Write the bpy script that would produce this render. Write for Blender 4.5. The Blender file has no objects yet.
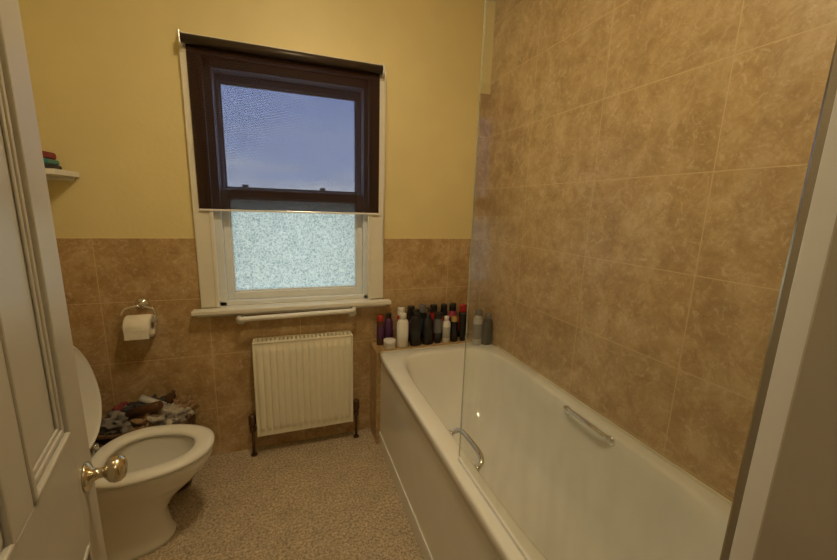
import bpy, bmesh, math, random
from mathutils import Vector, Matrix
random.seed(4)
S = bpy.context.scene
S.view_settings.view_transform = 'Standard'
S.view_settings.look = 'None'

# ------------------------------------------------------------ materials
def nt(name):
    m = bpy.data.materials.new(name); m.use_nodes = True
    t = m.node_tree; t.nodes.clear()
    o = t.nodes.new('ShaderNodeOutputMaterial')
    return m, t, o

def mat(name, col, rough=0.5, metal=0.0, var=0.06, scale=8.0, bump=0.0, bscale=60.0, coat=0.0, emis=None):
    m, t, o = nt(name)
    p = t.nodes.new('ShaderNodeBsdfPrincipled')
    p.inputs['Roughness'].default_value = rough
    p.inputs['Metallic'].default_value = metal
    p.inputs['Coat Weight'].default_value = coat
    tc = t.nodes.new('ShaderNodeTexCoord')
    n = t.nodes.new('ShaderNodeTexNoise'); n.inputs['Scale'].default_value = scale
    n.inputs['Detail'].default_value = 4
    t.links.new(tc.outputs['Object'], n.inputs['Vector'])
    r = t.nodes.new('ShaderNodeValToRGB')
    r.color_ramp.elements[0].position = .3; r.color_ramp.elements[1].position = .7
    r.color_ramp.elements[0].color = [max(0, c*(1-var)) for c in col] + [1]
    r.color_ramp.elements[1].color = [min(1, c*(1+var)) for c in col] + [1]
    t.links.new(n.outputs['Fac'], r.inputs['Fac'])
    t.links.new(r.outputs['Color'], p.inputs['Base Color'])
    if bump > 0:
        n2 = t.nodes.new('ShaderNodeTexNoise'); n2.inputs['Scale'].default_value = bscale
        n2.inputs['Detail'].default_value = 5
        t.links.new(tc.outputs['Object'], n2.inputs['Vector'])
        b = t.nodes.new('ShaderNodeBump'); b.inputs['Strength'].default_value = bump
        b.inputs['Distance'].default_value = 0.01
        t.links.new(n2.outputs['Fac'], b.inputs['Height'])
        t.links.new(b.outputs['Normal'], p.inputs['Normal'])
    if emis:
        p.inputs['Emission Color'].default_value = (*emis[0], 1)
        p.inputs['Emission Strength'].default_value = emis[1]
    t.links.new(p.outputs[0], o.inputs[0])
    return m

def tile_mat(name, axis, off, rowz=1.275, w=.472, h=.325, gain=1.0):
    m, t, o = nt(name)
    p = t.nodes.new('ShaderNodeBsdfPrincipled')
    tc = t.nodes.new('ShaderNodeTexCoord')
    sp = t.nodes.new('ShaderNodeSeparateXYZ'); t.links.new(tc.outputs['Object'], sp.inputs[0])
    cb = t.nodes.new('ShaderNodeCombineXYZ')
    a = t.nodes.new('ShaderNodeMath'); a.operation = 'SUBTRACT'; a.inputs[1].default_value = off - 20*w
    b = t.nodes.new('ShaderNodeMath'); b.operation = 'SUBTRACT'; b.inputs[1].default_value = rowz - 20*h
    t.links.new(sp.outputs[axis], a.inputs[0]); t.links.new(sp.outputs['Z'], b.inputs[0])
    t.links.new(a.outputs[0], cb.inputs[0]); t.links.new(b.outputs[0], cb.inputs[1])
    br = t.nodes.new('ShaderNodeTexBrick')
    br.offset = 0; br.squash = 1
    br.inputs['Scale'].default_value = 1
    br.inputs['Brick Width'].default_value = w
    br.inputs['Row Height'].default_value = h
    br.inputs['Mortar Size'].default_value = 0.0022
    br.inputs['Mortar Smooth'].default_value = 0.4
    br.inputs['Color1'].default_value = (.95*gain,.95*gain,.95*gain,1)
    br.inputs['Color2'].default_value = (1.05*gain,1.05*gain,1.05*gain,1)
    br.inputs['Mortar'].default_value = (1,1,1,1)
    t.links.new(cb.outputs[0], br.inputs['Vector'])
    def noise(sc, det, ro, dist):
        n = t.nodes.new('ShaderNodeTexNoise'); n.inputs['Scale'].default_value = sc
        n.inputs['Detail'].default_value = det; n.inputs['Roughness'].default_value = ro
        n.inputs['Distortion'].default_value = dist
        t.links.new(tc.outputs['Object'], n.inputs['Vector']); return n
    n = noise(9, 12, .80, .3); nf = noise(26, 9, .8, 1.6)
    r = t.nodes.new('ShaderNodeValToRGB')
    e = r.color_ramp.elements
    e[0].position = .36; e[0].color = (.37,.235,.105,1)
    e[1].position = .64; e[1].color = (.66,.50,.29,1)
    e2 = r.color_ramp.elements.new(.5); e2.color = (.51,.35,.175,1)
    t.links.new(n.outputs['Fac'], r.inputs['Fac'])
    # pale veins and flecks
    r2 = t.nodes.new('ShaderNodeValToRGB'); e = r2.color_ramp.elements
    e[0].position = .52; e[0].color = (0,0,0,1); e[1].position = .66; e[1].color = (.7,.7,.7,1)
    t.links.new(nf.outputs['Fac'], r2.inputs['Fac'])
    fl = t.nodes.new('ShaderNodeMixRGB'); t.links.new(r2.outputs[0], fl.inputs[0]); t.links.new(r.outputs[0], fl.inputs[1])
    fl.inputs[2].default_value = (.80,.66,.45,1)
    mu = t.nodes.new('ShaderNodeMixRGB'); mu.blend_type = 'MULTIPLY'; mu.inputs[0].default_value = 1
    t.links.new(fl.outputs[0], mu.inputs[1]); t.links.new(br.outputs['Color'], mu.inputs[2])
    mx = t.nodes.new('ShaderNodeMixRGB')
    t.links.new(br.outputs['Fac'], mx.inputs[0]); t.links.new(mu.outputs[0], mx.inputs[1])
    mx.inputs[2].default_value = (.68,.52,.30,1)
    t.links.new(mx.outputs[0], p.inputs['Base Color'])
    p.inputs['Roughness'].default_value = .30
    bp = t.nodes.new('ShaderNodeBump'); bp.inputs['Strength'].default_value = .3; bp.inputs['Distance'].default_value = .003
    iv = t.nodes.new('ShaderNodeMath'); iv.operation = 'SUBTRACT'; iv.inputs[0].default_value = 1
    t.links.new(br.outputs['Fac'], iv.inputs[1])
    ad = t.nodes.new('ShaderNodeMath'); ad.operation = 'MULTIPLY_ADD'; ad.inputs[1].default_value = .3
    t.links.new(nf.outputs['Fac'], ad.inputs[0]); t.links.new(iv.outputs[0], ad.inputs[2])
    t.links.new(ad.outputs[0], bp.inputs['Height']); t.links.new(bp.outputs[0], p.inputs['Normal'])
    t.links.new(p.outputs[0], o.inputs[0])
    return m

def carpet_mat():
    m, t, o = nt('floor_speckle')
    p = t.nodes.new('ShaderNodeBsdfPrincipled'); p.inputs['Roughness'].default_value = .5
    tc = t.nodes.new('ShaderNodeTexCoord')
    n = t.nodes.new('ShaderNodeTexNoise'); n.inputs['Scale'].default_value = 85; n.inputs['Detail'].default_value = 5
    n.inputs['Roughness'].default_value = .85
    t.links.new(tc.outputs['Object'], n.inputs['Vector'])
    r = t.nodes.new('ShaderNodeValToRGB'); e = r.color_ramp.elements
    e[0].position = .39; e[0].color = (.27,.19,.11,1); e[1].position = .60; e[1].color = (.80,.68,.50,1)
    t.links.new(n.outputs['Fac'], r.inputs[0])
    n3 = t.nodes.new('ShaderNodeTexNoise'); n3.inputs['Scale'].default_value = 12; n3.inputs['Detail'].default_value = 6
    t.links.new(tc.outputs['Object'], n3.inputs['Vector'])
    r3 = t.nodes.new('ShaderNodeValToRGB'); r3.color_ramp.elements[0].color = (.6,.6,.6,1)
    r3.color_ramp.elements[0].position = .3; r3.color_ramp.elements[1].position = .7
    t.links.new(n3.outputs['Fac'], r3.inputs[0])
    mu = t.nodes.new('ShaderNodeMixRGB'); mu.blend_type = 'MULTIPLY'; mu.inputs[0].default_value = .5
    t.links.new(r.outputs[0], mu.inputs[1]); t.links.new(r3.outputs[0], mu.inputs[2])
    t.links.new(mu.outputs[0], p.inputs['Base Color'])
    b = t.nodes.new('ShaderNodeBump'); b.inputs['Strength'].default_value = .35; b.inputs['Distance'].default_value = .005
    t.links.new(n.outputs['Fac'], b.inputs['Height']); t.links.new(b.outputs[0], p.inputs['Normal'])
    t.links.new(p.outputs[0], o.inputs[0])
    return m

def clear_glass(name, haze=0.0, refl=0.04, tint=(.97,.98,.97)):
    m, t, o = nt(name)
    tr = t.nodes.new('ShaderNodeBsdfTransparent'); tr.inputs[0].default_value = (*tint,1)
    g = t.nodes.new('ShaderNodeBsdfGlossy'); g.inputs['Roughness'].default_value = .05
    mx = t.nodes.new('ShaderNodeMixShader'); mx.inputs[0].default_value = refl
    t.links.new(tr.outputs[0], mx.inputs[1]); t.links.new(g.outputs[0], mx.inputs[2])
    last = mx
    if haze > 0:
        d = t.nodes.new('ShaderNodeBsdfDiffuse'); d.inputs[0].default_value = (.85,.86,.82,1)
        tc = t.nodes.new('ShaderNodeTexCoord')
        mp = t.nodes.new('ShaderNodeMapping'); mp.inputs['Scale'].default_value = (1, 1, .25)
        t.links.new(tc.outputs['Object'], mp.inputs[0])
        n = t.nodes.new('ShaderNodeTexNoise'); n.inputs['Scale'].default_value = 30; n.inputs['Detail'].default_value = 3
        t.links.new(mp.outputs[0], n.inputs['Vector'])
        mr = t.nodes.new('ShaderNodeMapRange'); mr.inputs[1].default_value = .3; mr.inputs[2].default_value = .75
        mr.inputs[3].default_value = haze*.4; mr.inputs[4].default_value = haze
        t.links.new(n.outputs['Fac'], mr.inputs[0])
        sp = t.nodes.new('ShaderNodeSeparateXYZ'); t.links.new(tc.outputs['Object'], sp.inputs[0])
        m3 = t.nodes.new('ShaderNodeMapRange'); m3.inputs[1].default_value = .65; m3.inputs[2].default_value = 1.5
        m3.inputs[3].default_value = 1.0; m3.inputs[4].default_value = .35
        t.links.new(sp.outputs['Z'], m3.inputs[0])
        ml = t.nodes.new('ShaderNodeMath'); ml.operation = 'MULTIPLY'
        t.links.new(mr.outputs[0], ml.inputs[0]); t.links.new(m3.outputs[0], ml.inputs[1])
        m2 = t.nodes.new('ShaderNodeMixShader'); t.links.new(ml.outputs[0], m2.inputs[0])
        t.links.new(mx.outputs[0], m2.inputs[1]); t.links.new(d.outputs[0], m2.inputs[2]); last = m2
    t.links.new(last.outputs[0], o.inputs[0])
    return m

def frosted_mat():
    m, t, o = nt('frosted_pattern_glass')
    tc = t.nodes.new('ShaderNodeTexCoord')
    n = t.nodes.new('ShaderNodeTexNoise'); n.inputs['Scale'].default_value = 40; n.inputs['Detail'].default_value = 1
    t.links.new(tc.outputs['Object'], n.inputs['Vector'])
    mxv = t.nodes.new('ShaderNodeMixRGB'); mxv.inputs[0].default_value = .04
    t.links.new(tc.outputs['Object'], mxv.inputs[1]); t.links.new(n.outputs['Color'], mxv.inputs[2])
    v = t.nodes.new('ShaderNodeTexVoronoi'); v.feature = 'DISTANCE_TO_EDGE'; v.inputs['Scale'].default_value = 62
    t.links.new(mxv.outputs[0], v.inputs['Vector'])
    r = t.nodes.new('ShaderNodeValToRGB'); e = r.color_ramp.elements
    e[0].position = .04; e[0].color = (.80,.78,.66,1); e[1].position = .22; e[1].color = (.50,.53,.46,1)
    t.links.new(v.outputs['Distance'], r.inputs[0])
    tl = t.nodes.new('ShaderNodeBsdfTranslucent'); t.links.new(r.outputs[0], tl.inputs[0])
    g = t.nodes.new('ShaderNodeBsdfGlossy'); g.inputs['Roughness'].default_value = .25
    mx = t.nodes.new('ShaderNodeMixShader'); mx.inputs[0].default_value = .04
    t.links.new(tl.outputs[0], mx.inputs[1]); t.links.new(g.outputs[0], mx.inputs[2])
    t.links.new(mx.outputs[0], o.inputs[0])
    return m

def blind_mat():
    m, t, o = nt('blind_mesh_fabric')
    tr = t.nodes.new('ShaderNodeBsdfTransparent'); tr.inputs[0].default_value = (.90,.87,.88,1)
    d = t.nodes.new('ShaderNodeBsdfDiffuse'); d.inputs[0].default_value = (.040,.020,.015,1)
    tc = t.nodes.new('ShaderNodeTexCoord')
    w = t.nodes.new('ShaderNodeTexWave'); w.bands_direction = 'Z'; w.inputs['Scale'].default_value = 40
    t.links.new(tc.outputs['Object'], w.inputs['Vector'])
    mr = t.nodes.new('ShaderNodeMapRange'); mr.inputs[3].default_value = .56; mr.inputs[4].default_value = .64
    t.links.new(w.outputs['Fac'], mr.inputs[0])
    mx = t.nodes.new('ShaderNodeMixShader'); t.links.new(mr.outputs[0], mx.inputs[0])
    t.links.new(tr.outputs[0], mx.inputs[1]); t.links.new(d.outputs[0], mx.inputs[2])
    t.links.new(mx.outputs[0], o.inputs[0])
    return m

M = {}
M['paint'] = mat('cream_wall_paint', (.76,.66,.35), .5, var=.04, scale=3, bump=.12, bscale=45)
M['ceil'] = mat('ceiling_paint', (.78,.74,.60), .7, var=.03)
M['tile_b'] = tile_mat('tan_wall_tile_back', 'X', -.417, gain=.93)
M['tile_r'] = tile_mat('tan_wall_tile_side', 'Y', .794)
M['floor'] = carpet_mat()
M['gloss'] = mat('white_gloss_paint', (.78,.76,.69), .3, var=.03)
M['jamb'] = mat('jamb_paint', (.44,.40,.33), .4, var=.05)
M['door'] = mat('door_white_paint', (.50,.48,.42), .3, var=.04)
M['upvc'] = mat('window_frame_white', (.78,.82,.85), .35, var=.03)
M['acryl'] = mat('bath_acrylic', (.83,.84,.82), .15, var=.02, coat=.4)
M['ceramic'] = mat('toilet_ceramic', (.74,.72,.66), .12, var=.02, coat=.5)
M['seatp'] = mat('toilet_seat_plastic', (.78,.77,.72), .22, var=.02)
M['water'] = mat('toilet_water', (.42,.38,.28), .05, var=.1)
M['chrome'] = mat('chrome', (.75,.75,.76), .12, 1.0, var=.03)
M['brass'] = mat('aged_brass', (.62,.55,.42), .2, 1.0, var=.08)
M['rad'] = mat('radiator_enamel', (.86,.83,.70), .3, var=.02)
M['copper'] = mat('painted_pipe', (.14,.08,.045), .4, .6, var=.2)
M['glass'] = clear_glass('window_glass')
M['screen'] = clear_glass('bath_screen_glass', haze=.08, refl=.05)
M['edge'] = clear_glass('glass_polished_edge', haze=.75, refl=.3, tint=(.85,.95,.9))
M['frost'] = frosted_mat()
M['blind'] = blind_mat()
M['blindrail'] = mat('blind_cassette_dark', (.04,.026,.02), .4)
M['alu'] = mat('white_aluminium', (.92,.94,.97), .18, .1, var=.02)
M['alug'] = mat('grey_aluminium', (.50,.46,.38), .18, .85, var=.05)
M['paper'] = mat('toilet_paper', (.85,.82,.74), .9, var=.04, scale=40, bump=.2)
M['card'] = mat('cardboard_core', (.35,.23,.13), .9)
M['caulk'] = mat('sealant', (.70,.66,.55), .5)
for k, c in dict(black=(.012,.012,.014), white=(.80,.80,.78), grey=(.16,.16,.17), red=(.42,.03,.03), pink=(.45,.07,.12),
                 purple=(.09,.03,.10), teal=(.03,.22,.22), yellow=(.50,.36,.10), orange=(.42,.16,.05), brown=(.10,.045,.02),
                 cream=(.72,.62,.42), blue=(.05,.10,.28), silver=(.45,.45,.46)).items():
    M[k] = mat('plastic_'+k, c, .3, var=.05)
for k, c in dict(cl_grey=(.22,.20,.18), cl_dark=(.05,.045,.045), cl_tan=(.30,.19,.10), cl_white=(.42,.38,.32), cl_red=(.26,.05,.05)).items():
    M[k] = mat('cloth_'+k, c, .9, var=.25, scale=30, bump=.5, bscale=90)
M['wicker'] = mat('wicker', (.12,.065,.03), .7, var=.4, scale=60, bump=.6)

# ------------------------------------------------------------ mesh helpers
class B:
    """collects geometry with several materials in a single mesh"""
    def __init__(s): s.bm = bmesh.new(); s.mats = []
    def mi(s, m):
        if m not in s.mats: s.mats.append(m)
        return s.mats.index(m)
    def box(s, x0, x1, y0, y1, z0, z1, m, bev=0.0, seg=2, mtx=None):
        t = bmesh.new()
        bmesh.ops.create_cube(t, size=1)
        for v in t.verts:
            v.co = Vector(((x0+x1)/2 + v.co.x*(x1-x0), (y0+y1)/2 + v.co.y*(y1-y0), (z0+z1)/2 + v.co.z*(z1-z0)))
        if bev > 0: bmesh.ops.bevel(t, geom=t.edges[:], offset=bev, segments=seg, profile=.5, affect='EDGES')
        s.merge(t, m, mtx, smooth=False)
    def merge(s, t, m, mtx=None, smooth=True):
        i = s.mi(m); mp = {}
        for v in t.verts:
            mp[v] = s.bm.verts.new(mtx @ v.co if mtx is not None else v.co)
        for f in t.faces:
            try:
                nf = s.bm.faces.new([mp[v] for v in f.verts]); nf.material_index = i; nf.smooth = smooth
            except ValueError: pass
        t.free()
    def loft(s, rings, m, cap0=True, cap1=True, smooth=True, mtx=None, mlist=None):
        vr = [[s.bm.verts.new(mtx @ Vector(p) if mtx is not None else Vector(p)) for p in r] for r in rings]
        n = len(rings[0])
        for k in range(len(vr)-1):
            i = s.mi(mlist[k] if mlist else m)
            for j in range(n):
                f = s.bm.faces.new((vr[k][j], vr[k][(j+1) % n], vr[k+1][(j+1) % n], vr[k+1][j]))
                f.material_index = i; f.smooth = smooth
        if cap0:
            f = s.bm.faces.new(vr[0][::-1]); f.material_index = s.mi(mlist[0] if mlist else m)
        if cap1:
            f = s.bm.faces.new(vr[-1]); f.material_index = s.mi(mlist[-1] if mlist else m)
    def lathe(s, prof, m, mtx=None, n=28, sy=1.0, mlist=None, cap0=True, cap1=True):
        rings = [[(r*math.cos(2*math.pi*j/n), r*sy*math.sin(2*math.pi*j/n), z) for j in range(n)] for r, z in prof]
        s.loft(rings, m, cap0, cap1, True, mtx, mlist)
    def tube(s, pts, r, m, n=12, mtx=None, sub=6):
        P = [Vector(p) for p in pts]
        if sub and len(P) > 2:   # catmull-rom
            Q = []
            E = [P[0]*2-P[1]] + P + [P[-1]*2-P[-2]]
            for i in range(1, len(E)-2):
                for k in range(sub):
                    u = k/sub; a, b, c, d = E[i-1], E[i], E[i+1], E[i+2]
                    Q.append(.5*((2*b)+(c-a)*u+(2*a-5*b+4*c-d)*u*u+(3*b-a-3*c+d)*u**3))
            Q.append(P[-1]); P = Q
        rings = []; up = Vector((0, 0, 1))
        t0 = (P[1]-P[0]).normalized()
        if abs(t0.dot(up)) > .9: up = Vector((1, 0, 0))
        nrm = (up - t0*up.dot(t0)).normalized()
        for i, p in enumerate(P):
            a = P[max(0, i-1)]; b = P[min(len(P)-1, i+1)]
            t = (b-a).normalized()
            nrm = (nrm - t*nrm.dot(t)).normalized(); bn = t.cross(nrm)
            rings.append([tuple(p + nrm*(r*math.cos(2*math.pi*j/n)) + bn*(r*math.sin(2*math.pi*j/n))) for j in range(n)])
        s.loft(rings, m, mtx=mtx)
    def blob(s, c, sx, sy, sz, m, seed=0, amp=.25, sub=4, fq=3.0):
        from mathutils import noise
        t = bmesh.new(); bmesh.ops.create_icosphere(t, subdivisions=sub, radius=1)
        for v in t.verts:
            d = 1 + amp*noise.noise(v.co*fq + Vector((seed*7.3, seed*1.7, 0))) - amp*.9*abs(noise.noise(v.co*fq*1.8+Vector((seed, 5, 1))))
            v.co = Vector((c[0]+v.co.x*sx*d, c[1]+v.co.y*sy*d, c[2]+v.co.z*sz*d))
        s.merge(t, m)
    def done(s, name, parent=None):
        bmesh.ops.recalc_face_normals(s.bm, faces=s.bm.faces[:])
        me = bpy.data.meshes.new(name); s.bm.to_mesh(me); s.bm.free()
        for m in s.mats: me.materials.append(m)
        o = bpy.data.objects.new(name, me); S.collection.objects.link(o)
        if parent: o.parent = parent
        return o

def empty(name):
    e = bpy.data.objects.new(name, None); S.collection.objects.link(e); e.empty_display_size = .1
    return e
def sq(n4):
    p = []
    for i in range(n4): p.append((1, -1+2*i/n4))
    for i in range(n4): p.append((1-2*i/n4, 1))
    for i in range(n4): p.append((-1, 1-2*i/n4))
    for i in range(n4): p.append((-1+2*i/n4, -1))
    return p
def sring(cx, cy, a, b, z, n=None, n4=20):
    out = []
    for (x, y) in sq(n4):
        if n:
            k = (abs(x)**n + abs(y)**n)**(1/n); x, y = x/k, y/k
        out.append((cx+a*x, cy+b*y, z))
    return out

# ------------------------------------------------------------ room shell
XL, XR, YB, YF, ZC = -1.12, 1.24, 2.20, -1.2, 2.70
b = B(); b.box(XL-.1, XR+.1, YF-.1, YB+.3, -.1, 0, M['floor']); b.done('floor')
b = B(); b.box(XL-.1, XR+.1, YF-.1, YB+.3, ZC, ZC+.1, M['ceil']); b.done('ceiling')
WX0, WX1, WZ0, WZ1 = -.37, .47, .90, 2.16
b = B(); P = M['paint']
b.box(XL-.1, WX0, YB, YB+.28, 0, ZC, P); b.box(WX1, XR+.1, YB, YB+.28, 0, ZC, P)
b.box(WX0, WX1, YB, YB+.28, 0, .872, P); b.box(WX0, WX1, YB, YB+.28, WZ1, ZC, P)
T = M['tile_b']
ty = YB-.008
b.box(XL, -.45, ty, YB, 0, 1.275, T); b.box(.555, XR, ty, YB, 0, 1.275, T); b.box(-.45, .555, ty, YB, 0, .868, T)
b.box(1.165, XR, ty, YB, 1.275, 2.18, T)
b.done('wall_back')
b = B(); b.box(XR, XR+.1, YF, YB, 0, ZC, M['tile_r']); b.done('wall_right')
b = B(); b.box(XL-.1, XL, YF, YB, 1.275, ZC, P); b.box(XL-.1, XL, YF, YB, 0, 1.275, M['tile_r']); b.done('wall_left')
b = B(); b.box(XL-.1, XR+.1, YF-.1, YF, 0, ZC, P); b.done('wall_hall')
# partition with the doorway we look through
NY0, NY1 = .06, .205
DX0, DX1 = -.275, .525
b = B(); b.box(XL, DX0, NY0, NY1, 0, ZC, P); b.box(DX1, XR, NY0, NY1, 0, ZC, P); b.box(DX0, DX1, NY0, NY1, 2.05, ZC, P)
b.done('wall_front')
b = B(); G = M['gloss']; J = M['jamb']
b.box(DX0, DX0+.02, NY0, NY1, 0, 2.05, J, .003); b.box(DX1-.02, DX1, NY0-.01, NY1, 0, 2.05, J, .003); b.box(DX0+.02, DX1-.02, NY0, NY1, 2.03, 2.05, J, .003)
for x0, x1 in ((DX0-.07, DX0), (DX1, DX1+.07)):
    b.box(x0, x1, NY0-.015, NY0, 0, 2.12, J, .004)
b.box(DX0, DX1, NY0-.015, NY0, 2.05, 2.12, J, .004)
b.done('trim_1')

# ------------------------------------------------------------ window
U = M['upvc']
win = empty('window_1')
b = B()
for x0, x1 in ((-.45, WX0), (WX1, .555)):
    b.box(x0, x1, YB-.028, YB, .90, 2.16, G, .006)
b.box(-.45, .555, YB-.028, YB, WZ1, 2.245, G, .006)
b.box(WX0-.008, WX0+.012, YB-.034, YB-.01, .90, 2.16, G, .005); b.box(WX1-.012, WX1+.008, YB-.034, YB-.01, .90, 2.16, G, .005)
b.done('architrave', win)
b = B()
b.box(WX0, WX0+.045, YB, YB+.16, .90, WZ1, U, .004); b.box(WX1-.035, WX1, YB, YB+.16, .90, WZ1, U, .004)
b.box(WX0, WX1, YB, YB+.16, WZ1-.045, WZ1, U, .004); b.box(WX0, WX1, YB, YB+.16, .90, .925, U, .004)
b.done('box_frame', win)
def sash(nm, y, x0, x1, z0, z1, gx0, gx1, gz0, gz1, gm):
    b = B()
    b.box(x0, gx0, y, y+.04, z0, z1, U, .005); b.box(gx1, x1, y, y+.04, z0, z1, U, .005)
    b.box(gx0, gx1, y, y+.04, z0, gz0, U, .005); b.box(gx0, gx1, y, y+.04, gz1, z1, U, .005)
    for a in ((gx0-.001, gx0+.008, gz0, gz1), (gx1-.008, gx1+.001, gz0, gz1), (gx0, gx1, gz0-.001, gz0+.008), (gx0, gx1, gz1-.008, gz1+.001)):
        b.box(a[0], a[1], y+.01, y+.03, a[2], a[3], U, .003)
    b.done(nm, win)
    g = B(); g.box(gx0, gx1, y+.018, y+.022, gz0, gz1, gm); g.done(nm+'_glass', win)
sash('upper_sash', YB+.085, WX0+.045, WX1-.035, 1.50, WZ1-.045, -.307, .408, 1.543, 2.078, M['glass'])
sash('lower_sash', YB+.035, WX0+.045, WX1-.035, .925, 1.535, -.292, .400, .968, 1.49, M['frost'])
b = B()
b.box(-.487, .594, YB-.085, YB-.028, .872, .900, G, .008, 3); b.box(-.37, .47, YB-.029, YB+.04, .873, .900, G, .002)
b.box(-.47, .575, YB-.04, YB-.009, .852, .873, G, .006)
b.done('sill_board', win)

# roller blind
bl = empty('roller_blind')
b = B()
rot = Matrix.Rotation(math.pi/2, 4, 'Y')
b.lathe([(.021, 0), (.021, .955)], M['blindrail'], Matrix.Translation((-.430, 2.140, 2.205)) @ rot)
b.box(-.436, -.430, 2.115, YB-.028, 2.175, 2.232, M['alu'], .002); b.box(.527, .533, 2.115, YB-.028, 2.175, 2.232, M['alu'], .002)
b.done('roller_tube', bl)
b = B(); b.box(-.418, .518, 2.1615, 2.1625, 1.425, 2.21, M['blind']); b.done('fabric', bl)
b = B(); b.box(-.418, .518, 2.158, 2.166, 1.418, 1.428, M['alu'], .002)
b.tube([(.541, 2.145, 2.2), (.541, 2.145, 1.5), (.541, 2.145, 1.25)], .002, M['white'], 6, sub=0)
b.tube([(.541, 2.125, 2.2), (.541, 2.125, 1.25)], .002, M['white'], 6, sub=0)
b.done('bottom_bar', bl)

# towel rail below the sill
b = B()
b.tube([(-.262, YB-.009, .845), (-.262, 2.12, .848), (-.25, 2.088, .85), (-.22, 2.08, .852), (.05, 2.08, .856), (.32, 2.08, .86), (.350, 2.088, .86), (.362, 2.12, .86), (.362, YB-.009, .858)], .0135, M['white'], 14)
for x in (-.262, .362):
    b.lathe([(.028, 0), (.028, .008), (.018, .014)], M['white'], Matrix.Translation((x, YB-.009, .82)) @ Matrix.Rotation(math.pi/2, 4, 'X'))
b.done('towel_rail')

# ------------------------------------------------------------ radiator
rad = empty('radiator')
b = B(); R = M['rad']
rx0, rx1, rz0, rz1 = -.200, .345, .137, .712
nr = 15; pts = []
for i in range(nr):
    w = (rx1-rx0-.024)/nr; x = rx0+.012 + w*i
    for fx, d in ((.0, 0), (.06, .0), (.18, .010), (.27, .0115), (.73, .0115), (.82, .010), (.94, .0)):
        pts.append((x+fx*w, d))
pts.append((rx1-.012, 0))
yf = 2.088
zs = [(rz0+.004, 0), (rz0+.035, 0), (rz0+.05, .8), (rz0+.06, 1), (rz1-.060, 1), (rz1-.05, .8), (rz1-.035, 0), (rz1-.006, 0)]
grid = [[b.bm.verts.new((x, yf - .003 - d*k, z)) for x, d in pts] for z, k in zs]
ri = b.mi(R)
for r in range(len(zs)-1):
    for i in range(len(pts)-1):
        f = b.bm.faces.new((grid[r][i], grid[r][i+1], grid[r+1][i+1], grid[r+1][i])); f.material_index = ri; f.smooth = True
b.box(rx0, rx1, yf-.002, yf+.010, rz0, rz1-.004, R, .003)
b.box(rx0, rx1, yf+.07, yf+.078, rz0, rz1-.012, R, .003)
b.box(rx0-.004, rx0+.005, yf-.006, yf+.08, rz0, rz1-.002, R, .003); b.box(rx1-.005, rx1+.004, yf-.006, yf+.08, rz0, rz1-.002, R, .003)
for i in range(24):
    x = rx0 + (rx1-rx0)*(i+.5)/24
    b.box(x-.007, x+.007, yf+.01, yf+.07, rz1-.012, rz1-.006, R)
b.box(rx0, rx1, yf-.006, yf+.012, rz1-.012, rz1, R, .004); b.box(rx0, rx1, yf+.066, yf+.08, rz1-.02, rz1, R, .004)
b.done('panel', rad)
b = B()
for i in range(40):
    x = rx0+.02+(rx1-rx0-.04)*i/40
    b.box(x, x+.002, yf+.012, yf+.07, rz0+.03, rz1-.03, R)
b.done('convector_fins', rad)
b = B(); C = M['copper']
for x, sgn in ((rx0, -1), (rx1, 1)):
    X = x+sgn*.03
    b.tube([(x-sgn*.004, yf+.04, rz0+.035), (X, yf+.04, rz0+.035)], .010, C, 10, sub=0)
    b.lathe([(.013, 0), (.016, .01), (.016, .035), (.012, .045), (.019, .048), (.021, .055), (.019, .105), (.012, .112)], C, Matrix.Translation((X, yf+.04, rz0+.012)), 16)
    b.tube([(X, yf+.04, 0.001), (X, yf+.04, rz0+.02)], .008, C, 10, sub=0)
    b.lathe([(.02, 0.001), (.018, .006)], C, Matrix.Translation((X, yf+.04, 0)), 16)
b.done('valves', rad)
b = B()
for x in (rx0+.1, rx1-.1):
    b.box(x-.015, x+.015, yf+.078, YB-.009, rz0+.05, rz1-.06, R, .002)
b.done('brackets', rad)

# ------------------------------------------------------------ toilet paper holder
tp = empty('toilet_paper_holder')
hx, hz = -.715, .855
b = B()
b.lathe([(.030, 0), (.030, .006), (.022, .014), (.010, .018), (.009, .045)], M['chrome'], Matrix.Translation((hx+.0, YB-.009, hz+.085)) @ Matrix.Rotation(math.pi/2, 4, 'X'))
b.tube([(hx, 2.15, hz+.085), (hx+.02, 2.138, hz+.083), (hx+.06, 2.13, hz+.07), (hx+.072, 2.13, hz+.04), (hx+.072, 2.13, hz+.0), (hx+.05, 2.13, hz), (hx-.02, 2.13, hz), (hx-.075, 2.13, hz)], .0055, M['chrome'], 10)
b.tube([(hx, 2.15, hz+.085), (hx-.03, 2.138, hz+.083), (hx-.062, 2.13, hz+.07), (hx-.072, 2.12, hz+.045)], .0055, M['chrome'], 10)
b.done('arm', tp)
b = B()
mtx = Matrix.Translation((hx-.055, 2.13, hz-.018)) @ rot
b.lathe([(.02, 0), (.056, 0), (.058, .003), (.058, .105), (.056, .108), (.02, .108), (.02, 0)], M['paper'], mtx, 36, cap0=False, cap1=False, mlist=[M['paper']]*5+[M['card']])
b.box(hx-.052, hx+.05, 2.0705, 2.0725, hz-.07, hz-.018, M['paper'], .0005)
b.done('paper_roll', tp)

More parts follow.
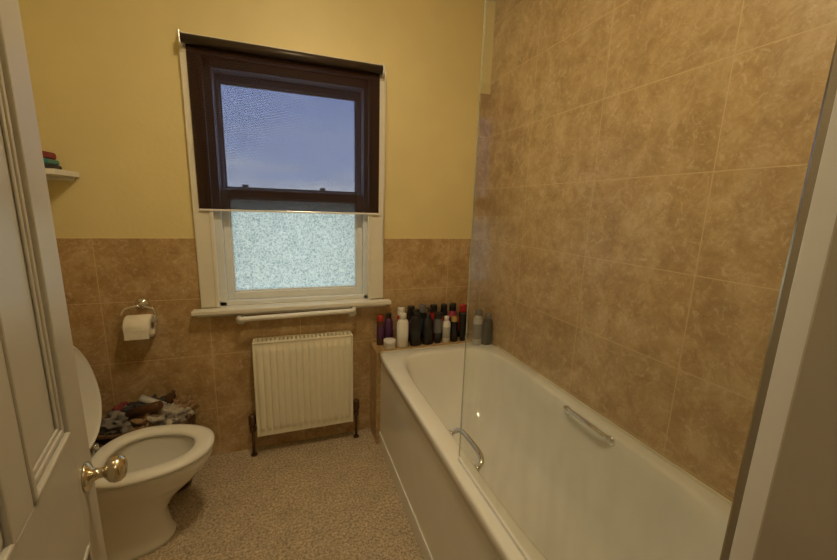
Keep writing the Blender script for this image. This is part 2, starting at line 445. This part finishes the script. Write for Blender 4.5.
# ------------------------------------------------------------ bath
bath = empty('bathtub')
BX0, BX1, BY0, BY1, BZ = .490, XR-.002, .30, 2.010, .613
cx, cy, ha, hb = (BX0+BX1)/2, (BY0+BY1)/2, (BX1-BX0)/2, (BY1-BY0)/2
b = B()
ix, iy = (.572+1.178)/2, (.42+1.925)/2; ia, ib = (1.178-.572)/2, (1.925-.42)/2
rings = [sring(cx, cy, ha-.012, hb-.01, BZ-.048, 60), sring(cx, cy, ha, hb, BZ-.045, 60), sring(cx, cy, ha, hb, BZ-.010, 60),
         sring(cx, cy, ha-.003, hb-.003, BZ-.003, 60), sring(cx, cy, ha-.010, hb-.010, BZ, 50),
         sring(ix, iy, ia+.012, ib+.012, BZ, 7), sring(ix, iy, ia+.003, ib+.003, BZ-.003, 6), sring(ix, iy, ia-.004, ib-.004, BZ-.012, 5.5),
         sring(ix, iy, ia-.010, ib-.018, BZ-.06, 5), sring(ix, iy-.005, ia-.022, ib-.05, BZ-.16, 4.5), sring(ix, iy-.01, ia-.04, ib-.10, BZ-.27, 4.2),
         sring(ix, iy-.02, ia-.06, ib-.15, BZ-.345, 4), sring(ix, iy-.03, ia-.095, ib-.21, BZ-.385, 3.6), sring(ix, iy-.03, ia-.14, ib-.30, BZ-.40, 3.2),
         sring(ix, iy-.03, .05, .15, BZ-.405, 2.5)]
b.loft(rings, M['acryl'], cap0=False)
b.done('tub_shell', bath)
b = B()
b.box(BX0+.012, BX0+.022, BY0+.01, BY1-.002, .002, BZ-.047, M['acryl'], .003)
b.box(BX0+.006, BX0+.013, BY0+.01, BY1-.002, .002, .09, M['acryl'], .003)
b.box(BX0+.02, BX1-.01, BY0+.01, BY0+.02, .002, BZ-.047, M['acryl'])
b.done('bath_panel', bath)
b = B()
b.box(XR-.012, XR-.001, BY0, 1.90, BZ-.002, BZ+.007, M['caulk'], .003); b.box(BX0+.01, XR-.003, BY1-.006, BY1, BZ-.002, BZ+.002, M['caulk'], .001)
b.done('sealant_bead', bath)
def grip(nm, x, sx, y0, y1, z):
    b = B(); c = M['chrome']
    b.tube([(x, y0, z-.022), (x+sx*.022, y0+.006, z-.004), (x+sx*.034, y0+.035, z+.006), (x+sx*.036, (y0+y1)/2, z+.008), (x+sx*.034, y1-.035, z+.006), (x+sx*.022, y1-.006, z-.004), (x, y1, z-.022)], .0095, c, 12)
    for y in (y0, y1):
        b.lathe([(.021, 0), (.021, .004), (.012, .010)], c, Matrix.Translation((x-sx*.004, y, z-.024)) @ Matrix.Rotation(sx*math.pi/2, 4, 'Y'), 20)
    b.done(nm, bath)
grip('grab_handle_1', .581, 1, .965, 1.175, BZ-.005)
grip('grab_handle_2', 1.170, -1, .955, 1.19, BZ-.005)
b = B()
b.lathe([(.035, 0), (.033, .004), (.012, .002)], M['chrome'], Matrix.Translation((ix, .78, BZ-.403)), 24)
b.lathe([(.03, 0), (.03, .006), (.02, .010)], M['chrome'], Matrix.Translation((ix, .435, .50)) @ Matrix.Rotation(-math.pi/2, 4, 'X'), 24)
b.done('waste', bath)

# tiled ledge behind the bath
b = B(); b.box(.478, XR-.001, BY1+.002, YB-.009, 0, BZ-.002, M['tile_b'], .003); b.done('tiled_ledge')

# ------------------------------------------------------------ bath screen
sc = empty('bath_screen')
b = B(); b.box(.5285, .5335, .232, .997, BZ+.012, 2.08, M['screen'], .001)
b.done('glass_panel', sc)
b = B(); b.box(.5285, .5335, .997, 1.0, BZ+.012, 2.08, M['edge'], .001); b.done('glass_edge', sc)
b = B(); b.box(.516, .546, NY1+.001, .240, BZ+.001, 2.09, M['alug'], .003)
b.box(.507, .5155, NY1-.002, .226, BZ+.001, 2.09, M['alu'], .001)
b.done('wall_channel', sc)
b = B(); b.box(.526, .536, .24, .998, BZ+.0005, BZ+.014, M['alu'], .002)
b.done('bottom_seal', sc)

# ------------------------------------------------------------ toilet (faces +x)
to = empty('toilet')
def egg(cx, cy, af, ab, bb, z, n=48, pw=2.3):
    out = []
    for j in range(n):
        t = 2*math.pi*j/n; c, s = math.cos(t), math.sin(t)
        k = (abs(c)**pw+abs(s)**pw)**(-1/pw)
        c *= k; s *= k
        out.append((cx + (af if c > 0 else ab)*c, cy + bb*s*(1-.10*max(0, c)), z))
    return out
TY = 1.672
b = B(); Ce = M['ceramic']
b.loft([egg(-.72, TY, .20, .22, .118, 0.001), egg(-.72, TY, .20, .22, .118, .02), egg(-.72, TY, .185, .21, .105, .05), egg(-.71, TY, .165, .21, .09, .14),
        egg(-.69, TY, .19, .21, .10, .21), egg(-.65, TY, .23, .22, .135, .28), egg(-.62, TY, .255, .23, .165, .34), egg(-.61, TY, .262, .235, .182, .375),
        egg(-.61, TY, .262, .235, .184, .395), egg(-.61, TY, .255, .23, .178, .402),
        egg(-.61, TY, .205, .15, .135, .402), egg(-.61, TY, .20, .15, .132, .39), egg(-.61, TY, .195, .14, .128, .35), egg(-.62, TY, .15, .12, .10, .28), egg(-.63, TY, .10, .09, .07, .235)], Ce, cap1=False)
b.done('bowl', to)
b = B(); b.loft([egg(-.62, TY, .14, .115, .094, .262), egg(-.62, TY, .02, .02, .02, .2625)], M['water'], cap0=False); b.done('bowl_water', to)
b = B()
b.loft([egg(-.61, TY, .262, .175, .188, .404), egg(-.61, TY, .270, .18, .195, .412), egg(-.61, TY, .268, .178, .193, .424), egg(-.61, TY, .250, .165, .176, .431),
        egg(-.61, TY, .205, .13, .138, .428), egg(-.61, TY, .190, .12, .126, .418), egg(-.61, TY, .192, .12, .128, .404), egg(-.61, TY, .262, .175, .188, .404)], M['seatp'], cap0=False, cap1=False)
b.done('seat', to)
# lid standing up, leaning back against the cistern
lm = Matrix.Translation((-.790, TY+.022, .425)) @ Matrix.Rotation(math.radians(-96), 4, 'Y')
b = B()
def lr(af, bb, z): return [(p[0], p[1]-TY, p[2]) for p in egg(.235, TY, af, af*.86, bb, z)]
b.loft([lr(.236, .186, 0), lr(.246, .196, .003), lr(.248, .198, .012), lr(.240, .190, .019), lr(.19, .145, .023), lr(.02, .02, .025)], M['seatp'], mtx=lm, cap0=False)
b.loft([lr(.236, .186, 0), lr(.232, .182, .004), lr(.228, .178, .010), lr(.02, .02, .011)], M['seatp'], mtx=lm, cap0=False)
b.done('lid', to)
b = B()
for s in (-1, 1): b.lathe([(.012, 0), (.014, .01), (.014, .04), (.011, .045)], M['chrome'], Matrix.Translation((-.797, TY+s*.075, .40)), 16)
b.done('hinges', to)
b = B(); b.box(-1.115, -.905, TY-.21, TY+.21, .43, .80, Ce, .03, 4); b.box(-1.118, -.895, TY-.22, TY+.22, .80, .835, Ce, .014, 3)
b.box(-1.10, -.80, TY-.10, TY+.10, .16, .40, Ce, .03, 3)
b.box(-1.0, -.93, TY-.05, TY+.05, .38, .44, Ce, .01)
b.tube([(-.905, TY+.15, .74), (-.885, TY+.15, .74), (-.882, TY+.13, .735), (-.882, TY+.07, .73)], .007, M['chrome'], 10)
b.done('cistern', to)

# ------------------------------------------------------------ basket with clutter behind the toilet
bk = empty('storage_basket')
b = B()
bx, by = -.70, 2.035
def rr(a, c, z): return sring(bx, by, a, c, z, 5, 10)
b.loft([rr(.17, .11, 0.001), rr(.175, .115, .02), rr(.19, .125, .36), rr(.198, .133, .365), rr(.198, .133, .38), rr(.188, .122, .385), rr(.18, .115, .36), rr(.165, .1, .03)], M['wicker'])
for i in range(11):
    z = .03+i*.03
    pts2 = rr(.177+.015*z/.36, .117+.011*z/.36, z)
    b.tube(pts2+[pts2[0]], .006, M['wicker'], 6, sub=0)
b.done('basket', bk)
b = B()
b.blob((-.80, 2.02, .385), .095, .085, .06, M['cl_grey'], 1, .7)
b.blob((-.70, 2.05, .40), .10, .08, .065, M['cl_dark'], 2, .7)
b.blob((-.60, 2.01, .385), .085, .08, .06, M['cl_white'], 3, .8)
b.blob((-.55, 2.07, .395), .06, .06, .06, M['cl_tan'], 4, .7)
b.blob((-.68, 1.975, .385), .08, .05, .055, M['cl_tan'], 5, .8)
b.blob((-.82, 2.08, .40), .05, .05, .05, M['cl_red'], 6, .5)
b.blob((-.56, 1.96, .385), .05, .03, .04, M['cl_grey'], 7, .6)
b.done('cloths', bk)
b = B()
b.lathe([(.022, 0), (.022, .16), (.018, .165)], M['brown'], Matrix.Translation((-.76, 2.0, .43)) @ Matrix.Rotation(math.radians(70), 4, 'Y') @ Matrix.Rotation(.3, 4, 'X'), 18)
b.lathe([(.022, 0), (.022, .09), (.010, .105), (.010, .115)], M['brown'], Matrix.Translation((-.64, 2.09, .38)) @ Matrix.Rotation(math.radians(25), 4, 'Y'), 18)
b.lathe([(.018, 0), (.018, .12)], M['silver'], Matrix.Translation((-.62, 2.04, .43)) @ Matrix.Rotation(math.radians(-60), 4, 'Y'), 18)
b.done('tubes', bk)

# ------------------------------------------------------------ shelf top-left
sh = empty('wall_shelf')
b = B(); b.box(XL+.001, -.903, 2.00, YB-.001, 1.556, 1.580, M['white'], .003)
b.done('board', sh)
b = B()
b.box(XL+.001, XL+.02, 2.02, YB-.001, 1.53, 1.556, M['white'], .002); b.box(XL+.02, -.92, YB-.02, YB-.001, 1.54, 1.556, M['white'], .002)
b.done('batten', sh)
b = B()
b.box(-1.05, -.945, 2.05, 2.16, 1.580, 1.602, M['cl_dark'], .008, 3); b.box(-1.04, -.95, 2.055, 2.155, 1.602, 1.625, M['teal'], .007, 3)
b.box(-1.035, -.955, 2.06, 2.15, 1.625, 1.655, M['cl_red'], .009, 3)
b.done('folded_flannels')

# ------------------------------------------------------------ door (open, left)
dr = empty('door_1')
fe = Vector((-.385, .825, 0)); d = Vector((.213, -.977, 0)).normalized(); nrm = Vector((-d.y, d.x, 0))
if nrm.x < 0: nrm = -nrm
DM = Matrix(((d.x, nrm.x, 0, fe.x), (d.y, nrm.y, 0, fe.y), (0, 0, 1, 0), (0, 0, 0, 1)))
W = .615; TH = .038
b = B(); Dm = M['door']
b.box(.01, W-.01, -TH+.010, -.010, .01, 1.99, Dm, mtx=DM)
rails = [(.008, .20), (.84, 1.06), (1.86, 1.995)]
st = [(0, .095), (.275, .340), (W-.095, W)]
for x0, x1 in (st[0], st[2]): b.box(x0, x1, -TH, 0, .008, 1.995, Dm, .0015, mtx=DM)
for z0, z1 in rails: b.box(st[0][1], st[2][0], -TH, 0, z0, z1, Dm, .0012, mtx=DM)
for z0, z1 in ((.20, .84), (1.06, 1.86)): b.box(st[1][0], st[1][1], -TH, 0, z0, z1, Dm, .0012, mtx=DM)
for px0, px1 in ((.095, .275), (.340, W-.095)):
    for pz0, pz1 in ((.20, .84), (1.06, 1.86)):
        for ys in (0, 1):
            for k, (o, hgt) in enumerate(((0, .013), (.012, .007), (.02, .004))):
                yb0 = -.010 if not ys else -TH+.010
                y0, y1 = (yb0, yb0+hgt) if not ys else (yb0-hgt, yb0)
                a0, a1, c0, c1 = px0+o, px1-o, pz0+o, pz1-o; w = .010
                b.box(a0, a0+w, y0, y1, c0, c1, Dm, .0025, mtx=DM); b.box(a1-w, a1, y0, y1, c0, c1, Dm, .0025, mtx=DM)
                b.box(a0, a1, y0, y1, c0, c0+w, Dm, .0025, mtx=DM); b.box(a0, a1, y0, y1, c1-w, c1, Dm, .0025, mtx=DM)
b.done('leaf', dr)
b = B()
for sgn in (1, -1):
    base = DM @ Matrix.Translation((.055, 0 if sgn > 0 else -TH, .948)) @ Matrix.Rotation(-sgn*math.pi/2, 4, 'X')
    b.lathe([(.027, 0), (.027, .003), (.022, .008), (.012, .012), (.0095, .02), (.0095, .026), (.014, .030), (.021, .035), (.025, .043), (.0245, .052), (.019, .059), (.010, .062)], M['brass'], base, 28)
b.done('knob', dr)
b = B()
for z in (.25, 1.0, 1.75): b.lathe([(.005, 0), (.005, .09)], M['brass'], DM @ Matrix.Translation((W+.003, -.003, z)), 10)
b.done('hinges', dr)

# ------------------------------------------------------------ bottles
def bottle(name, x, y, z, r, h, body, cap, kind='cap', label=None, sy=1.0, rotz=0):
    b = B(); mb, mc = M[body], M[cap]; ml = M[label] if label else mb
    mt = Matrix.Translation((x, y, z+.0005)) @ Matrix.Rotation(rotz, 4, 'Z')
    if kind == 'cap':   # shampoo bottle with screw/flip cap
        prof = [(r*.92, 0), (r, .005), (r, h*.18), (r*1.005, h*.181), (r*1.005, h*.6), (r, h*.601), (r*.98, h*.72), (r*.8, h*.80), (r*.55, h*.83), (r*.55, h*.84), (r*.6, h*.842), (r*.58, h*.99), (r*.5, h)]
        ms = [mb, mb, mb, ml, mb, mb, mb, mb, mb, mc, mc, mc]
    elif kind == 'tall':  # flip-top with cap as wide as the shoulders
        prof = [(r*.9, 0), (r, .006), (r*1.0, h*.2), (r*1.005, h*.201), (r*.99, h*.62), (r*.985, h*.621), (r*.93, h*.76), (r*.86, h*.78), (r*.86, h*.785), (r*.84, h*.97), (r*.74, h)]
        ms = [mb, mb, mb, ml, mb, mb, mb, mb, mc, mc]
    elif kind == 'tube':  # stands on its cap
        prof = [(r*.72, 0), (r*.75, .004), (r*.75, h*.15), (r*.78, h*.155), (r*.95, h*.2), (r, h*.35), (r, h*.8), (r*.97, h*.97), (r*.95, h)]
        ms = [mc, mc, mc, mb, mb, ml, mb, mb]
    elif kind == 'jar':
        prof = [(r*.94, 0), (r, .004), (r, h*.6), (r*1.04, h*.61), (r*1.04, h*.96), (r*.98, h)]
        ms = [mb, mb, mc, mc, mc]
    elif kind == 'spray':  # aerosol
        prof = [(r*.95, 0), (r, .004), (r, h*.2), (r, h*.21), (r, h*.66), (r, h*.67), (r, h*.78), (r*.85, h*.82), (r*.86, h*.825), (r*.84, h*.96), (r*.7, h)]
        ms = [mb, mb, mb, ml, ml, mb, mb, mc, mc, mc]
    elif kind == 'pump':
        hh = h*.76
        prof = [(r*.92, 0), (r, .005), (r, hh*.2), (r*1.005, hh*.201), (r*1.005, hh*.75), (r, hh*.751), (r*.95, hh*.88), (r*.45, hh*.95), (r*.42, hh), (r*.42, hh*1.08), (r*.12, hh*1.09), (r*.12, h*.95)]
        ms = [mb, mb, mb, ml, mb, mb, mb, mc, mc, mc, mc]
    b.lathe(prof, mb, mt, 24, sy, ms)
    if kind == 'pump':
        b.box(-.011, .011, -.045, .012, h*.95, h, mc, .004, 2, mt)
    return b.done(name)
Lz = BZ-.002
bottle('shampoo_bottle', .585, 2.145, Lz, .028, .20, 'purple', 'black', 'cap', 'purple', .8)
bottle('cream_jar', .570, 2.062, Lz, .036, .055, 'white', 'white', 'jar', 'cream')
bottle('aerosol_can', .530, 2.14, Lz, .023, .19, 'brown', 'red', 'spray', 'purple')
bottle('lotion_bottle', .655, 2.070, Lz, .037, .215, 'white', 'white', 'cap', 'white', .75)
bottle('shampoo_bottle', .668, 2.150, Lz, .027, .23, 'red', 'white', 'tall', 'pink', .8)
bottle('shower_gel_bottle', .742, 2.070, Lz, .036, .235, 'black', 'black', 'cap', 'black', .75)
bottle('conditioner_bottle', .735, 2.150, Lz, .030, .235, 'black', 'black', 'tall', 'purple', .7)
bottle('pump_bottle', .825, 2.075, Lz, .036, .24, 'black', 'black', 'pump', 'black', .8)
bottle('shampoo_bottle', .815, 2.152, Lz, .028, .24, 'black', 'grey', 'tall', 'blue', .7)
bottle('shower_gel_bottle', .892, 2.068, Lz, .028, .205, 'black', 'black', 'tube', 'grey', .65)
bottle('conditioner_bottle', .890, 2.148, Lz, .030, .235, 'red', 'black', 'tall', 'red', .7)
bottle('shampoo_bottle', .953, 2.070, Lz, .027, .175, 'white', 'white', 'cap', 'silver', .8)
bottle('aerosol_can', .965, 2.150, Lz, .025, .235, 'black', 'black', 'spray', 'red')
bottle('shaving_foam_can', 1.010, 2.075, Lz, .024, .165, 'black', 'yellow', 'spray', 'black')
bottle('shower_gel_bottle', 1.030, 2.150, Lz, .028, .235, 'pink', 'black', 'tall', 'purple', .7)
bottle('conditioner_bottle', 1.070, 2.065, Lz, .026, .190, 'black', 'black', 'tube', 'black', .65)
bottle('lotion_bottle', 1.105, 2.145, Lz, .030, .225, 'black', 'red', 'tall', 'red', .7)
bottle('shampoo_bottle', 1.125, 1.968, BZ+.001, .031, .235, 'silver', 'grey', 'cap', 'grey', .75)
bottle('shampoo_bottle', 1.193, 1.962, BZ+.001, .033, .205, 'black', 'grey', 'cap', 'black', .8)
bottle('soap_bottle', 1.185, 2.07, Lz, .03, .20, 'cream', 'brown', 'tall', 'brown', .8)

# ------------------------------------------------------------ ceiling lamp and added hall fill
def dome(nm, x, y, pw, col):
    e = empty(nm)
    b = B(); b.lathe([(.15, ZC-.001), (.15, ZC-.03), (.14, ZC-.035)], M['gloss'], Matrix.Translation((x, y, 0)), 32, cap0=False); b.done('base', e)
    m = mat(nm+'_diffuser', (.9, .85, .7), .4, emis=(col, pw))
    b = B(); b.lathe([(.14, ZC-.035), (.135, ZC-.06), (.11, ZC-.085), (.07, ZC-.10), (.02, ZC-.106)], m, Matrix.Translation((x, y, 0)), 32, cap0=False); b.done('diffuser', e)
dome('ceiling_lamp', .15, 1.0, 64, (1, .78, .47))
dome('added_hall_fill', .1, -.65, 18, (1, .80, .52))  # unseen fill light added behind the camera to brighten door and near end

# ------------------------------------------------------------ outside
b = B(); br = mat('house_brick', (.10,.07,.06), .9); rf = mat('roof_slate', (.05,.055,.065), .8)
for i in range(8):
    x = -24+i*6
    b.box(x, x+6, 30, 36, -3.2, 1.5, br)
    rr2 = [[(x, 29.6, 1.5), (x, 36.4, 1.5), (x, 33, 2.65)], [(x+6, 29.6, 1.5), (x+6, 36.4, 1.5), (x+6, 33, 2.65)]]
    b.loft(rr2, rf, smooth=False)
    b.box(x+2.8, x+3.2, 32.8, 33.2, 2.3, 2.95, br)
b.done('neighbour_houses')
b = B(); b.box(-60, 60, 2.6, 80, -3.3, -3.2, mat('garden_ground', (.34,.34,.32), .9)); b.done('garden_ground')

w = bpy.data.worlds.new('dusk_sky'); S.world = w; w.use_nodes = True
t = w.node_tree; t.nodes.clear()
o = t.nodes.new('ShaderNodeOutputWorld'); bg = t.nodes.new('ShaderNodeBackground')
tc = t.nodes.new('ShaderNodeTexCoord'); sp = t.nodes.new('ShaderNodeSeparateXYZ')
t.links.new(tc.outputs['Generated'], sp.inputs[0])
r = t.nodes.new('ShaderNodeValToRGB'); e = r.color_ramp.elements
e[0].position = 0; e[0].color = (.74,.86,1,1)
e[1].position = .50; e[1].color = (.56,.66,.80,1)
x = r.color_ramp.elements.new(.10); x.color = (.48,.62,.93,1)
x = r.color_ramp.elements.new(.28); x.color = (.35,.49,.88,1)
n = t.nodes.new('ShaderNodeTexNoise'); n.inputs['Scale'].default_value = 4; n.inputs['Detail'].default_value = 6
mp = t.nodes.new('ShaderNodeMapping'); mp.inputs['Scale'].default_value = (1, 1, 5)
t.links.new(tc.outputs['Generated'], mp.inputs[0]); t.links.new(mp.outputs[0], n.inputs['Vector'])
ma = t.nodes.new('ShaderNodeMath'); ma.operation = 'MULTIPLY_ADD'; ma.inputs[1].default_value = .30
su = t.nodes.new('ShaderNodeMath'); su.operation = 'SUBTRACT'; su.inputs[1].default_value = .15
t.links.new(n.outputs['Fac'], ma.inputs[0]); t.links.new(sp.outputs['Z'], ma.inputs[2]); t.links.new(ma.outputs[0], su.inputs[0])
t.links.new(su.outputs[0], r.inputs[0]); t.links.new(r.outputs[0], bg.inputs[0]); bg.inputs[1].default_value = 3.7
t.links.new(bg.outputs[0], o.inputs[0])

# ------------------------------------------------------------ camera
cam = bpy.data.cameras.new('camera'); co = bpy.data.objects.new('camera', cam); S.collection.objects.link(co)
fw = Vector((.3345, .923, -.191)).normalized()
rt = Vector((.942, -.335, .030)); rt = (rt - fw*rt.dot(fw)).normalized()
up = rt.cross(fw)
m3 = Matrix((rt, up, -fw)).transposed()
co.matrix_world = Matrix.Translation((0, 0, 1.46)) @ m3.to_4x4()
cam.sensor_width = 36; cam.lens = 365/837*36; cam.clip_start = .02
S.camera = co
